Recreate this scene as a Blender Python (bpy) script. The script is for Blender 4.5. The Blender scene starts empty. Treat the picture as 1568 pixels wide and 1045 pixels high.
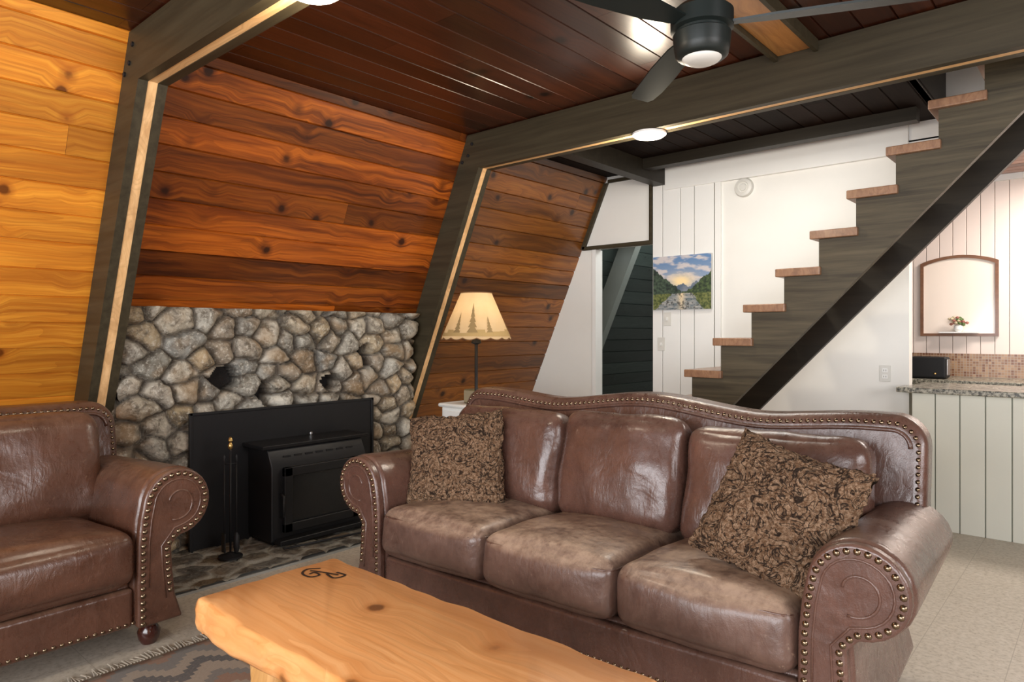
import bpy, bmesh, math, random
import numpy as np
from mathutils import Vector, Matrix, noise, Euler
random.seed(7)
S=bpy.context.scene
try:
    S.view_settings.view_transform='Standard'; S.view_settings.look='None'
except Exception as e: print(e)
COL=S.collection
# ------------------------------------------------------------ helpers
def empty(name,loc=(0,0,0),rz=0):
    o=bpy.data.objects.new(name,None); o.location=loc; o.rotation_euler=(0,0,rz); COL.objects.link(o); return o
def mk(name,verts,faces,mat,parent=None,smooth=False):
    me=bpy.data.meshes.new(name); me.from_pydata([tuple(v) for v in verts],[],faces); me.update()
    ob=bpy.data.objects.new(name,me); COL.objects.link(ob)
    if mat: me.materials.append(mat)
    if smooth: me.polygons.foreach_set('use_smooth',[True]*len(me.polygons))
    if parent: ob.parent=parent
    return ob
def fixn(ob):
    bm=bmesh.new(); bm.from_mesh(ob.data); bmesh.ops.recalc_face_normals(bm,faces=bm.faces); bm.to_mesh(ob.data); bm.free()
def bevel(ob,w,seg=2,ang=35,smooth=True):
    m=ob.modifiers.new('bev','BEVEL'); m.width=w; m.segments=seg; m.limit_method='ANGLE'; m.angle_limit=math.radians(ang)
    if smooth:
        ob.data.polygons.foreach_set('use_smooth',[True]*len(ob.data.polygons))
        m.harden_normals=True
    return ob
def box(name,x0,x1,y0,y1,z0,z1,mat,parent=None,bev=0,seg=2):
    v=[(x0,y0,z0),(x1,y0,z0),(x1,y1,z0),(x0,y1,z0),(x0,y0,z1),(x1,y0,z1),(x1,y1,z1),(x0,y1,z1)]
    f=[(0,3,2,1),(4,5,6,7),(0,1,5,4),(1,2,6,5),(2,3,7,6),(3,0,4,7)]
    ob=mk(name,v,f,mat,parent)
    if bev: bevel(ob,bev,seg)
    return ob
def prism(name,pts,axis,a0,a1,mat,parent=None,bev=0,seg=2,ang=35):
    def P(p,a):
        if axis=='y': return (p[0],a,p[1])
        if axis=='x': return (a,p[0],p[1])
        return (p[0],p[1],a)
    n=len(pts)
    v=[P(p,a0) for p in pts]+[P(p,a1) for p in pts]
    f=[tuple(range(n)),tuple(range(2*n-1,n-1,-1))]
    for i in range(n):
        j=(i+1)%n; f.append((i,i+n,j+n,j))
    ob=mk(name,v,f,mat,parent); fixn(ob)
    if bev: bevel(ob,bev,seg,ang)
    return ob
def lathe(name,prof,c,mat,parent=None,seg=32,smooth=True):
    v=[];f=[]
    for r,z in prof:
        for k in range(seg):
            a=2*math.pi*k/seg; v.append((c[0]+r*math.cos(a),c[1]+r*math.sin(a),c[2]+z))
    for i in range(len(prof)-1):
        for k in range(seg):
            l=(k+1)%seg; f.append((i*seg+k,i*seg+l,(i+1)*seg+l,(i+1)*seg+k))
    f.append(tuple(range(seg-1,-1,-1))); m=(len(prof)-1)*seg; f.append(tuple(range(m,m+seg)))
    ob=mk(name,v,f,mat,parent,smooth); fixn(ob)
    if smooth:
        md=ob.modifiers.new('es','EDGE_SPLIT'); md.split_angle=math.radians(40)
    return ob
def tube(name,pts,r,mat,parent=None,seg=8,closed=False):
    pts=[Vector(p) for p in pts]; n=len(pts); v=[];f=[]
    up=None
    for i,p in enumerate(pts):
        if closed: t=(pts[(i+1)%n]-pts[i-1]).normalized()
        else: t=(pts[min(i+1,n-1)]-pts[max(i-1,0)]).normalized()
        if up is None: up=t.orthogonal().normalized()
        up=(up-t*up.dot(t)).normalized(); w=t.cross(up)
        rr=r[i] if isinstance(r,(list,tuple)) else r
        for k in range(seg):
            a=2*math.pi*k/seg; v.append(p+up*(rr*math.cos(a))+w*(rr*math.sin(a)))
    m=n if closed else n-1
    for i in range(m):
        for k in range(seg):
            l=(k+1)%seg; j=(i+1)%n; f.append((i*seg+k,i*seg+l,j*seg+l,j*seg+k))
    if not closed: f.append(tuple(range(seg-1,-1,-1))); f.append(tuple(range((n-1)*seg,n*seg)))
    ob=mk(name,v,f,mat,parent,True); fixn(ob); return ob
def smoothpts(P,sub=6,closed=False):
    out=[];n=len(P); rng=n if closed else n-1
    for i in range(rng):
        if closed: p0,p1,p2,p3=[Vector(P[(i+k)%n]) for k in (-1,0,1,2)]
        else: p0,p1,p2,p3=Vector(P[max(i-1,0)]),Vector(P[i]),Vector(P[i+1]),Vector(P[min(i+2,n-1)])
        for k in range(sub):
            t=k/sub
            out.append(0.5*((2*p1)+(-p0+p2)*t+(2*p0-5*p1+4*p2-p3)*t*t+(-p0+3*p1-3*p2+p3)*t**3))
    if not closed: out.append(Vector(P[-1]))
    return out
def cushion(name,c,h,r,mat,parent=None,crown=(0,0,0),n=14,nz=0.006,rot=(0,0,0),seed=0,taper=0):
    bm=bmesh.new(); bmesh.ops.create_cube(bm,size=2.0); bmesh.ops.subdivide_edges(bm,edges=bm.edges[:],cuts=n,use_grid_fill=True)
    R=Matrix.Rotation(rot[2],3,'Z')@Matrix.Rotation(rot[1],3,'Y')@Matrix.Rotation(rot[0],3,'X')
    for v in bm.verts:
        p=Vector([math.sin(x*math.pi/2)*0.5+x*0.5 for x in v.co])
        q=Vector([p[i]*h[i] for i in range(3)])
        k=Vector([max(-(h[i]-r),min(h[i]-r,q[i])) for i in range(3)])
        d=q-k
        if d.length>1e-6:
            m=max(abs(x) for x in d); 
            d=d.normalized()*r*min(1,m/r)
        o=k+d
        a=[max(0,1-p[i]**2) for i in range(3)]
        o.x+=p.x*crown[0]*a[1]*a[2]; o.y+=p.y*crown[1]*a[0]*a[2]; o.z+=p.z*crown[2]*(a[0]*a[1])**0.6
        nn=noise.noise_vector(o*5+Vector((seed*3.1,seed,0)))*nz+noise.noise_vector(o*14+Vector((seed,0,7)))*nz*0.35
        o+=nn
        v.co=R@o+Vector(c)
    me=bpy.data.meshes.new(name); bm.to_mesh(me); bm.free()
    ob=bpy.data.objects.new(name,me); COL.objects.link(ob); me.materials.append(mat)
    me.polygons.foreach_set('use_smooth',[True]*len(me.polygons))
    if parent: ob.parent=parent
    m=ob.modifiers.new('s','SUBSURF'); m.levels=1; m.render_levels=1
    return ob
def nails(name,pts,nd,r,mat,parent=None):
    nd=Vector(nd).normalized(); u=nd.orthogonal().normalized(); w=nd.cross(u); v=[];f=[]
    for p in pts:
        p=Vector(p); b=len(v)
        for ring,(rr,hh) in enumerate(((1,0),(0.8,0.42),(0.42,0.65))):
            for k in range(8):
                a=k*math.pi/4; v.append(p+u*(r*rr*math.cos(a))+w*(r*rr*math.sin(a))+nd*(r*hh))
        v.append(p+nd*r*0.75)
        for ring in range(2):
            for k in range(8):
                l=(k+1)%8; f.append((b+ring*8+k,b+ring*8+l,b+ring*8+8+l,b+ring*8+8+k))
        for k in range(8): f.append((b+16+k,b+16+(k+1)%8,b+24))
    return mk(name,v,f,mat,parent,True)
def resample(P,step):
    P=[Vector(p) for p in P]; out=[P[0]]; acc=0
    for a,b in zip(P[:-1],P[1:]):
        L=(b-a).length; 
        if L<1e-9: continue
        t=step-acc
        while t<=L:
            out.append(a+(b-a)*(t/L)); t+=step
        acc=(acc+L)%step
    return out
# ------------------------------------------------------------ materials
class M:
    def __init__(s,name,base=(.5,.5,.5),rough=.5,spec=.5,metal=0,coat=0,coatr=.1):
        s.m=bpy.data.materials.new(name); s.m.use_nodes=True; s.n=s.m.node_tree.nodes; s.l=s.m.node_tree.links
        s.b=s.n['Principled BSDF']; s.set('Base Color',(*base,1)); s.set('Roughness',rough); s.set('Specular IOR Level',spec); s.set('Metallic',metal); s.set('Coat Weight',coat); s.set('Coat Roughness',coatr)
    def set(s,k,v): s.b.inputs[k].default_value=v
    def nd(s,t,**k):
        x=s.n.new(t)
        for a,b in k.items(): setattr(x,a,b)
        return x
    def lk(s,a,b): s.l.new(a,b)
    def math(s,op,a,b=None,clamp=False):
        x=s.n.new('ShaderNodeMath'); x.operation=op; x.use_clamp=clamp
        for i,v in enumerate((a,b)):
            if v is None: continue
            if isinstance(v,(int,float)): x.inputs[i].default_value=v
            else: s.lk(v,x.inputs[i])
        return x.outputs[0]
    def mapr(s,v,a,b,c,d):
        x=s.n.new('ShaderNodeMapRange'); s.lk(v,x.inputs[0])
        for i,q in enumerate((a,b,c,d)): x.inputs[i+1].default_value=q
        return x.outputs[0]
    def mix(s,f,a,b,mode='MIX'):
        x=s.n.new('ShaderNodeMix'); x.data_type='RGBA'; x.blend_type=mode
        if isinstance(f,(int,float)): x.inputs[0].default_value=f
        else: s.lk(f,x.inputs[0])
        for i,v in ((6,a),(7,b)):
            if isinstance(v,tuple): x.inputs[i].default_value=(*v,1) if len(v)==3 else v
            else: s.lk(v,x.inputs[i])
        return x.outputs[2]
    def ramp(s,v,stops,interp='LINEAR'):
        x=s.n.new('ShaderNodeValToRGB'); x.color_ramp.interpolation=interp; s.lk(v,x.inputs[0]); e=x.color_ramp.elements
        while len(e)<len(stops): e.new(0.5)
        for i,(p,c) in enumerate(stops): e[i].position=p; e[i].color=(*c,1)
        return x.outputs[0]
    def coord(s,kind='Object',scale=(1,1,1),vec=None):
        mp=s.n.new('ShaderNodeMapping'); mp.inputs['Scale'].default_value=scale
        if vec is None:
            tc=s.n.new('ShaderNodeTexCoord'); vec=tc.outputs[kind]
        s.lk(vec,mp.inputs[0]); return mp.outputs[0]
    def noise(s,vec,scale=5,detail=4,rough=.5,dist=0):
        x=s.n.new('ShaderNodeTexNoise'); s.lk(vec,x.inputs['Vector']); x.inputs['Scale'].default_value=scale; x.inputs['Detail'].default_value=detail; x.inputs['Roughness'].default_value=rough; x.inputs['Distortion'].default_value=dist
        return x.outputs['Fac']
    def vor(s,vec,scale=5,feature='F1'):
        x=s.n.new('ShaderNodeTexVoronoi'); x.feature=feature; s.lk(vec,x.inputs['Vector']); x.inputs['Scale'].default_value=scale; return x
    def bump(s,h,strength=.3,dist=.01,prev=None):
        x=s.n.new('ShaderNodeBump'); x.inputs['Strength'].default_value=strength; x.inputs['Distance'].default_value=dist; s.lk(h,x.inputs['Height'])
        if prev is not None: s.lk(prev,x.inputs['Normal'])
        s.lk(x.outputs[0],s.b.inputs['Normal']); return x.outputs[0]
    def col(s,c): s.lk(c,s.b.inputs['Base Color'])
def plain(name,c,r=.5,dark=.75,**k):
    m=M(name,c,r,**k); v=m.coord(); n=m.noise(v,6,3); 
    m.col(m.mix(m.mapr(n,.3,.7,0,.25),c,tuple(x*dark for x in c))); return m.m
def pine(name,light,mid,dark,rough=.35,uv=True,knot=1.0,coat=.3,axis='x',var=.5,streak=.5,kscale=4,spec=.5,gs=1.0):
    m=M(name,mid,rough,coat=coat,coatr=.15,spec=spec)
    if uv:
        tc=m.n.new('ShaderNodeUVMap'); at=m.nd('ShaderNodeAttribute',attribute_name='bid')
        sp=m.n.new('ShaderNodeSeparateXYZ'); m.lk(tc.outputs[0],sp.inputs[0])
        U,V,Z=sp.outputs[0],sp.outputs[1],m.math('MULTIPLY',at.outputs['Fac'],37.0); bid=at.outputs['Fac']
    else:
        tc=m.n.new('ShaderNodeTexCoord'); sp=m.n.new('ShaderNodeSeparateXYZ'); m.lk(tc.outputs['Object'],sp.inputs[0])
        o=sp.outputs; 
        U,V,Z={'x':(o[0],o[1],o[2]),'y':(o[1],o[0],o[2]),'z':(o[2],o[0],o[1])}[axis]; bid=None
    cb=m.n.new('ShaderNodeCombineXYZ'); m.lk(U,cb.inputs[0]); m.lk(V,cb.inputs[1]); m.lk(Z,cb.inputs[2])
    vv=m.vor(cb.outputs[0],kscale); dist=vv.outputs['Distance']
    off=m.mapr(dist,0.02,.38,.05,0.0)
    wob=m.math('MULTIPLY',m.math('SUBTRACT',m.noise(cb.outputs[0],2.2,2),.5),.08)
    V2=m.math('ADD',m.math('ADD',V,off),wob)
    c2=m.n.new('ShaderNodeCombineXYZ'); m.lk(U,c2.inputs[0]); m.lk(V2,c2.inputs[1]); m.lk(Z,c2.inputs[2])
    zs=1 if uv else 20
    g=m.noise(m.coord(vec=c2.outputs[0],scale=(1.6,60*gs,zs)),1.0,6,.65,.3)
    g2=m.noise(m.coord(vec=c2.outputs[0],scale=(.7,15,1 if uv else 9)),1.0,4,.6,.6)
    rb_=m.math('FRACT',m.math('MULTIPLY',m.noise(m.coord(vec=c2.outputs[0],scale=(.5,7,1 if uv else 4)),1.0,1,.4,.2),14.0)); rb_=m.mapr(rb_,.55,1,0,1)
    c=m.mix(m.mapr(g,.34,.66,0,1),mid,light)
    c=m.mix(m.mapr(g2,.46,.66,0,streak),c,dark)
    c=m.mix(m.math('MULTIPLY',rb_,.32),c,dark)
    blot=m.noise(cb.outputs[0],1.7,2); c=m.mix(m.mapr(blot,.4,.7,0,.35),c,mid)
    if bid is not None:
        k=m.mapr(bid,0,1,1-var,1+var*.45); 
        cc=m.n.new('ShaderNodeVectorMath'); cc.operation='SCALE'; m.lk(c,cc.inputs[0]); m.lk(k,cc.inputs['Scale']); c=cc.outputs[0]
    if knot>0:
        dk=m.math('ADD',dist,m.math('MULTIPLY',m.math('SUBTRACT',m.noise(cb.outputs[0],28,2),.5),.06))
        ring=m.mapr(dk,.1*knot,.2*knot,.6,0); c=m.mix(ring,c,dark)
        kd=m.mapr(dk,.07*knot,.11*knot,1,0)
        c=m.mix(m.math('MULTIPLY',kd,.88),c,tuple(x*.35 for x in dark))
    m.col(c); m.bump(g,.15,.002); return m.m
def leather(name,base,worn,wamt=.5,rough=.36):
    m=M(name,base,rough,spec=.55,coat=.22,coatr=.22); v=m.coord()
    n1=m.noise(v,4.2,7,.68,.6); n2=m.noise(v,30,4,.7); n3=m.noise(v,2.2,3)
    c=m.mix(m.mapr(n1,.35,.7,0,1),tuple(x*.72 for x in base),tuple(x*1.25 for x in base))
    ge=m.n.new('ShaderNodeNewGeometry'); sp=m.n.new('ShaderNodeSeparateXYZ'); m.lk(ge.outputs['Normal'],sp.inputs[0])
    up=m.mapr(sp.outputs[2],.3,.9,.10,1)
    w=m.math('MULTIPLY',m.math('MULTIPLY',m.mapr(m.math('ADD',m.math('MULTIPLY',n1,.6),m.math('MULTIPLY',n2,.4)),.40,.58,.25,1),up),wamt,True)
    c=m.mix(w,c,worn)
    sc=m.noise(m.coord(scale=(60,9,30)),1,3,.6,1.0); c=m.mix(m.math('MULTIPLY',m.mapr(sc,.64,.72,0,.5),m.mapr(n3,.45,.6,0,1)),c,worn)
    m.col(c)
    m.lk(m.math('ADD',m.mapr(n2,.3,.7,rough-.06,rough+.07),m.math('MULTIPLY',w,.2)),m.b.inputs['Roughness'])
    b1=m.bump(m.vor(v,240).outputs['Distance'],.12,.002)
    b2=m.bump(m.noise(v,5,3,.5,.8),.28,.035,b1); m.bump(m.noise(m.coord(scale=(2.5,1,1)),13,3,.5,1.5),.15,.012,b2); return m.m

P_A=pine('pine_window_lit',(.86,.37,.040),(.64,.205,.016),(.32,.078,.008),.42,coat=.08,var=.42,knot=1.05,spec=.3,streak=.6)  # same boards as the amber bay, strong window light baked into a lighter tone
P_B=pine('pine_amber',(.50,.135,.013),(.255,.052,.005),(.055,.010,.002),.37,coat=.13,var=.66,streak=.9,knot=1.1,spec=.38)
P_C=pine('pine_amber_shaded',(.34,.125,.020),(.20,.060,.009),(.06,.018,.005),.34,coat=.22,var=.5,streak=.75,knot=1.1,spec=.42)  # same boards again, weaker rear-bay light baked in as a darker tone
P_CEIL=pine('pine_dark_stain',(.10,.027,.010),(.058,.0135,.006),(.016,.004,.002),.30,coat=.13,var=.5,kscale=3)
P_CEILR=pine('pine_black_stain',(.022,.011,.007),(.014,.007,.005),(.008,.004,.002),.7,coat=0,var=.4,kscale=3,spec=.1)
P_KC=pine('pine_kitchen_ceiling',(.4,.2,.12),(.3,.13,.08),(.15,.06,.03),.4)
P_TABLE=pine('pine_table',(.96,.53,.22),(.86,.385,.125),(.55,.19,.04),.36,uv=False,coat=.15,kscale=3.4,streak=.45,knot=.95,gs=.8)
P_STRIP=pine('pine_strip',(.88,.58,.29),(.74,.44,.19),(.45,.23,.09),.5,uv=False,coat=0,knot=.7)
P_PLANK=pine('pine_plank',(.55,.27,.08),(.42,.18,.05),(.25,.09,.02),.4,uv=False,axis='y',knot=.7)
P_TREAD=pine('tread_wood',(.33,.185,.10),(.23,.115,.06),(.12,.055,.03),.4,uv=False,axis='y',knot=.6)
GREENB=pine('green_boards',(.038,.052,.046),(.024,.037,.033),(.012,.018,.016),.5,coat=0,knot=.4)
def darkpaint(name,c,c2,axis='x',r=.5,sp=.3):
    m=M(name,c,r,coat=0,spec=sp); tc=m.coord(scale={'x':(1.5,30,30),'z':(20,30,2)}[axis]); g=m.noise(tc,1,5,.6,.3)
    m.col(m.mix(m.mapr(g,.35,.7,0,1),c,c2)); m.bump(g,.2,.002); return m.m
DARK=darkpaint('beam_dark_paint',(.036,.028,.015),(.060,.048,.027))
DARKER=darkpaint('beam_black_paint',(.014,.011,.007),(.024,.019,.012))
STRG=darkpaint('stringer_stain',(.040,.032,.019),(.098,.080,.048))
WHITE=plain('white_wall_paint',(.85,.84,.79),.5,.92)
WHITE2=plain('white_trim_paint',(.88,.88,.85),.4,.92)
PINK=plain('kitchen_wall_paint',(.88,.77,.70),.5,.95)
GREENW=plain('bar_panel_paint',(.66,.67,.58),.5,.92)
BLACK=plain('black_steel',(.010,.010,.011),.42,metal=0,spec=.35)
BLACKM=plain('black_matte',(.012,.012,.013),.5,spec=.3)
BRASS=plain('brass',(.6,.4,.15),.3,metal=1)
NAIL=plain('nail_brass_dark',(.24,.18,.12),.26,metal=1)
L1=leather('leather_brown',(.108,.052,.038),(.25,.165,.12),.38,.27)
L2=leather('leather_seat_worn',(.108,.056,.043),(.46,.33,.235),1.0,.34)
L3=leather('leather_chair',(.095,.040,.024),(.25,.15,.095),.5,.29)
FOOT=plain('foot_mahogany',(.05,.012,.008),.2,coat=.5)
def mat_floor():
    m=M('floor_tile',(.5,.45,.38),.45); v=m.coord()
    sp=m.vor(v,48); c=m.ramp(sp.outputs['Distance'],[(0,(.26,.21,.15)),(.22,(.54,.48,.39)),(1,(.62,.56,.47))])
    n=m.noise(v,55,3,.6); c=m.mix(m.mapr(n,.47,.66,0,.6),c,(.38,.33,.26))
    br=m.n.new('ShaderNodeTexBrick'); m.lk(v,br.inputs['Vector']); br.offset=0; br.inputs['Scale'].default_value=1; br.inputs['Brick Width'].default_value=.305; br.inputs['Row Height'].default_value=.305; br.inputs['Mortar Size'].default_value=.0016
    c=m.mix(br.outputs['Fac'],c,(.40,.35,.28)); m.col(c); return m.m
FLOOR=mat_floor()
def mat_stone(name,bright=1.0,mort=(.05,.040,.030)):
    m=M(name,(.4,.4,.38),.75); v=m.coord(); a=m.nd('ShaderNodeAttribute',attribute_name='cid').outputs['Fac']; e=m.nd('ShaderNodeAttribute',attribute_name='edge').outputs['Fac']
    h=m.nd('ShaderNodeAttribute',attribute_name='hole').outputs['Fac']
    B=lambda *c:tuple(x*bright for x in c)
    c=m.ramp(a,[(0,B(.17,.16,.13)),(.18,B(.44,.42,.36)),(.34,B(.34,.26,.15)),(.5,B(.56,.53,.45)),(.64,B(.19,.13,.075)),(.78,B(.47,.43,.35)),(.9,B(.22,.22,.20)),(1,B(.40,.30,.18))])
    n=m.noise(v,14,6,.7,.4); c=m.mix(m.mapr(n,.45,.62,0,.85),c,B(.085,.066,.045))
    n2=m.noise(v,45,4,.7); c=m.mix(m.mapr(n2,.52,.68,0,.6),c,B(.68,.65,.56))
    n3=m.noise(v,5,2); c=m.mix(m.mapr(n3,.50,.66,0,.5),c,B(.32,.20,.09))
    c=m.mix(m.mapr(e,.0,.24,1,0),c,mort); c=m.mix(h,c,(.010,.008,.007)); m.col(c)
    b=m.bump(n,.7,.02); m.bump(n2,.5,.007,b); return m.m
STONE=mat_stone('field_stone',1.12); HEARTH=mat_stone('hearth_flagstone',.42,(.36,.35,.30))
# ------------------------------------------------------------ board walls
def boards(name,o,ud,vd,nd,L,W,bw,mat,seed=1,jl=(2.2,5),t=.02,g=.005,dp=.009,parent=None):
    rnd=random.Random(seed); o=Vector(o);ud=Vector(ud);vd=Vector(vd);nd=Vector(nd)
    v=[];f=[];bid=[];uvs=[]
    y=0
    while y<W-1e-4:
        w=min(bw,W-y); x=-rnd.random()*jl[0] if jl else 0
        while x<L:
            l=rnd.uniform(*jl) if jl else L
            a=max(0,x); b=min(L,x+l-.0015); x+=l
            if b-a<.01: continue
            prof=[(0,-t),(0,-dp),(g,0),(w-g,0),(w,-dp),(w,-t)] if w>3*g else [(0,-t),(0,0),(w,0),(w,-t)]
            k=len(prof); s=len(v); ru=rnd.random()*50; rv=rnd.random()*9; bi=rnd.random()
            for q in (a,b):
                for py,pn in prof: v.append(o+ud*q+vd*(y+py)+nd*pn)
            fs=[tuple(s+i for i in range(k)),tuple(s+k+i for i in range(k-1,-1,-1))]
            fs+=[(s+i,s+k+i,s+k+(i+1)%k,s+(i+1)%k) for i in range(k)]
            for ff in fs:
                f.append(ff); bid.append(bi)
                for vi in ff:
                    li=vi-s; q=a if li<k else b; py=prof[li%k][0]; uvs.append((q+ru,py+rv))
        y+=bw
    me=bpy.data.meshes.new(name); me.from_pydata([tuple(p) for p in v],[],f)
    at=me.attributes.new('bid','FLOAT','FACE'); at.data.foreach_set('value',bid)
    uv=me.uv_layers.new(name='UVMap'); uv.data.foreach_set('uv',[c for p in uvs for c in p])
    me.materials.append(mat); me.update(); ob=bpy.data.objects.new(name,me); COL.objects.link(ob)
    bm=bmesh.new(); bm.from_mesh(me); bmesh.ops.recalc_face_normals(bm,faces=bm.faces); bm.to_mesh(me); bm.free()
    if parent: ob.parent=parent
    return ob
K=.445; XW=-4.79; ZC=2.76; YB=5.4; YF=-3.2
sl=Vector((K,0,1)).normalized(); nl=Vector((1,0,-K)).normalized(); SL=ZC/sl.z
wl=empty('wall_left')
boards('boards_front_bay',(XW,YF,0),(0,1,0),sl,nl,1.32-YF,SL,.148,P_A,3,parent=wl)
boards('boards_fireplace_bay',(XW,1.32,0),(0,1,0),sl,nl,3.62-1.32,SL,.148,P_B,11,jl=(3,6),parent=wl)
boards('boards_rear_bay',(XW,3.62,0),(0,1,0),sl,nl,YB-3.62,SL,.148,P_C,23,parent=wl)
wr=empty('wall_right')
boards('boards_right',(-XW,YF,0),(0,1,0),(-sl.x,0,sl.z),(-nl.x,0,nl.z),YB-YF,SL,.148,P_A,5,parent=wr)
cl=empty('ceiling')
boards('ceiling_boards_main',(-3.6,YF,ZC),(0,1,0),(1,0,0),(0,0,-1),3.6-YF,7.2,.15,P_CEIL,8,parent=cl)
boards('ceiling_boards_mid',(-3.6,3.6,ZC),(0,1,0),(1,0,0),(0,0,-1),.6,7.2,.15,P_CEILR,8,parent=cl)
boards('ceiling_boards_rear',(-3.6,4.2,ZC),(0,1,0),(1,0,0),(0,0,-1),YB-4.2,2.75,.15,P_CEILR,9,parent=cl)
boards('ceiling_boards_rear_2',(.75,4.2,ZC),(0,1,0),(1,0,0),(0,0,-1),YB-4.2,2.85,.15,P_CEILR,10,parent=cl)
box('stairwell_left',-.89,-.85,4.15,YB,ZC,4.6,DARKER,cl); box('stairwell_right',.75,.79,4.15,YB,ZC,4.6,DARKER,cl)
box('stairwell_front',-.85,.75,4.15,4.19,ZC,4.6,DARKER,cl); box('stairwell_top',-.89,.79,4.15,YB+.1,4.6,4.64,DARKER,cl); box('stairwell_rear',-.85,.75,YB,YB+.1,ZC,4.6,WHITE,cl)
fl=box('floor',-4.85,4.85,YF-.1,8.1,-.06,0,FLOOR)
# ------------------------------------------------------------ frames
def xs(z): return XW+K*z
def frame(name,y0,mir=True):
    e=empty(name)
    p=.225
    for i,(a,b,mt,ins) in enumerate(((0,.045,DARK,0),(.045,.09,P_STRIP,.003),(.09,.135,DARK,0))):
        pts=[(xs(0)-.0,0.0),(xs(0)+p-ins,0),(xs(2.5)+p-ins,2.5+ins),(xs(2.5)+p-ins,2.752),(xs(2.752),2.752)]
        prism('rafter_left_%d'%i,pts,'y',y0+a,y0+b,mt,e)
        prism('rafter_right_%d'%i,[(-x,z) for x,z in pts],'y',y0+a,y0+b,mt,e)
        box('tie_beam_%d'%i,xs(2.5)+p-ins,-(xs(2.5)+p-ins),y0+a,y0+b,2.5+ins,2.752,mt,e)
    for bx,bz in ((xs(2.5)+.06,2.56),(xs(2.5)+.16,2.68),(xs(2.5)+.12,2.6)):
        ob=lathe('bolt',[(.012,0),(.012,.008),(.004,.011)],(0,0,0),BLACKM,e,10); ob.rotation_euler=(math.pi/2,0,0); ob.location=(bx,y0,bz)
    return e
frame('a_frame_truss',1.25); frame('a_frame_truss.001',3.55); frame('a_frame_truss.002',-1.05)
e=empty('loft_beam'); box('beam',-3.06,-2.95,3.69,YB-.005,2.60,2.755,DARKER,e)
box('soffit_beam_rear',-2.95,-.95,5.0,5.1,2.67,2.755,DARKER,e)
e=empty('ceiling_plank'); box('plank',-1.3,-1.12,1.39,3.548,2.725,2.757,P_PLANK,e,.003); box('plank_edge',-1.12,-1.10,1.39,3.548,2.70,2.757,DARK,e); box('plank_edge_2',-1.32,-1.30,1.39,3.548,2.70,2.757,DARK,e)
# ------------------------------------------------------------ back wall (white)
bw=empty('wall_back')
DX0,DX1,DZ=-3.71,-3.08,2.10
prism('panel_left',[(xs(0),0),(DX0,0),(DX0,DZ),(xs(DZ),DZ)],'y',YB,YB+.1,WHITE,bw)
prism('panel_over_door',[(xs(DZ),DZ),(DX1,DZ),(DX1,ZC),(xs(ZC),ZC)],'y',YB,YB+.1,WHITE,bw)
box('panel_main',DX1,-1.07,YB,YB+.1,0,ZC,WHITE,bw)
GROOVE=plain('groove_grey',(.35,.34,.31),.6)
box('groove_backing',DX1,-2.49,YB-.004,YB,0,2.6,GROOVE,bw)
x=DX1
for wd in (.10,.17,.13,.18):
    box('wall_plank',x+.004,x+wd-.002,YB-.016,YB-.003,0,2.6,WHITE2,bw,.003); x+=wd
box('trim_vertical',-2.49,-2.44,YB-.024,YB,0,2.58,WHITE2,bw,.004)
box('trim_header',-2.95,-1.07,YB-.03,YB,2.55,ZC,WHITE2,bw,.004)
box('trim_stub',-4.56,-4.52,YB-.03,YB,0,.80,WHITE2,bw)
t=empty('door_trim'); 
box('trim_rail',xs(2.1)+.02,DX1,YB-.03,YB,2.09,2.125,DARK,t); box('trim_post',DX1-.03,DX1,YB-.025,YB,2.125,2.72,DARK,t); 
box('trim_top',-3.55,DX1,YB-.02,YB,2.70,2.73,DARK,t)
prism('trim_slant',[(xs(2.1)+.0,2.1),(xs(2.1)+.04,2.1),(xs(2.7)+.04,2.7),(xs(2.7),2.7)],'y',YB-.03,YB,DARK,t)
box('jamb_l',DX0-.02,DX0+.02,YB-.012,YB+.1,0,2.09,WHITE2,t); 
box('baseboard_back',-2.44,-1.07,YB-.018,YB-.001,0,.09,WHITE2)
dr=empty('wall_side_room')
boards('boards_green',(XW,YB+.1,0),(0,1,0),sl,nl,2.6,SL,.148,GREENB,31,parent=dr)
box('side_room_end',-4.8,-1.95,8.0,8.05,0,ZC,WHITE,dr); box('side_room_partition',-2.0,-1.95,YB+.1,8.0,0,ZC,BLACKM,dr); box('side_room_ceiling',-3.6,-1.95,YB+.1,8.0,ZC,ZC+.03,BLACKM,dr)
LG=plain('rafter_green_grey',(.20,.22,.20),.5)
prism('side_room_rafter',[(xs(0),0),(xs(0)+.2,0),(xs(2.7)+.2,2.7),(xs(2.7),2.7)],'y',6.0,6.1,LG,dr)
box('side_room_cabinet',-3.9,-3.45,6.9,7.3,0,.55,BLACKM,dr,.01)
# ------------------------------------------------------------ kitchen
kz=2.62
kw=empty('wall_kitchen')
box('kitchen_groove',-1.95,2.7,6.997,7.03,0,kz,plain('kgroove',(.45,.40,.36),.6),kw)
x=-1.95
while x<2.6:
    box('kitchen_panel',x+.002,x+.098,6.985,7.0,0,kz,PINK,kw,.003); x+=.1
box('kitchen_back',-1.95,2.7,7.03,7.1,0,kz,PINK,kw)
box('trim_crown',-1.95,2.7,6.96,6.985,kz-.05,kz,WHITE2,kw)
box('wall_kitchen_right',2.6,2.7,YB,7.0,0,kz,PINK)
box('wall_back_right',1.9,4.9,YB,YB+.1,0,ZC,WHITE)
boards('kitchen_ceiling',(-1.95,YB,kz),(1,0,0),(0,1,0),(0,0,-1),4.6,1.7,.12,P_KC,41)
box('trim_kitchen_header',-1.07,1.9,YB,YB+.1,kz,ZC,WHITE2)
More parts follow.
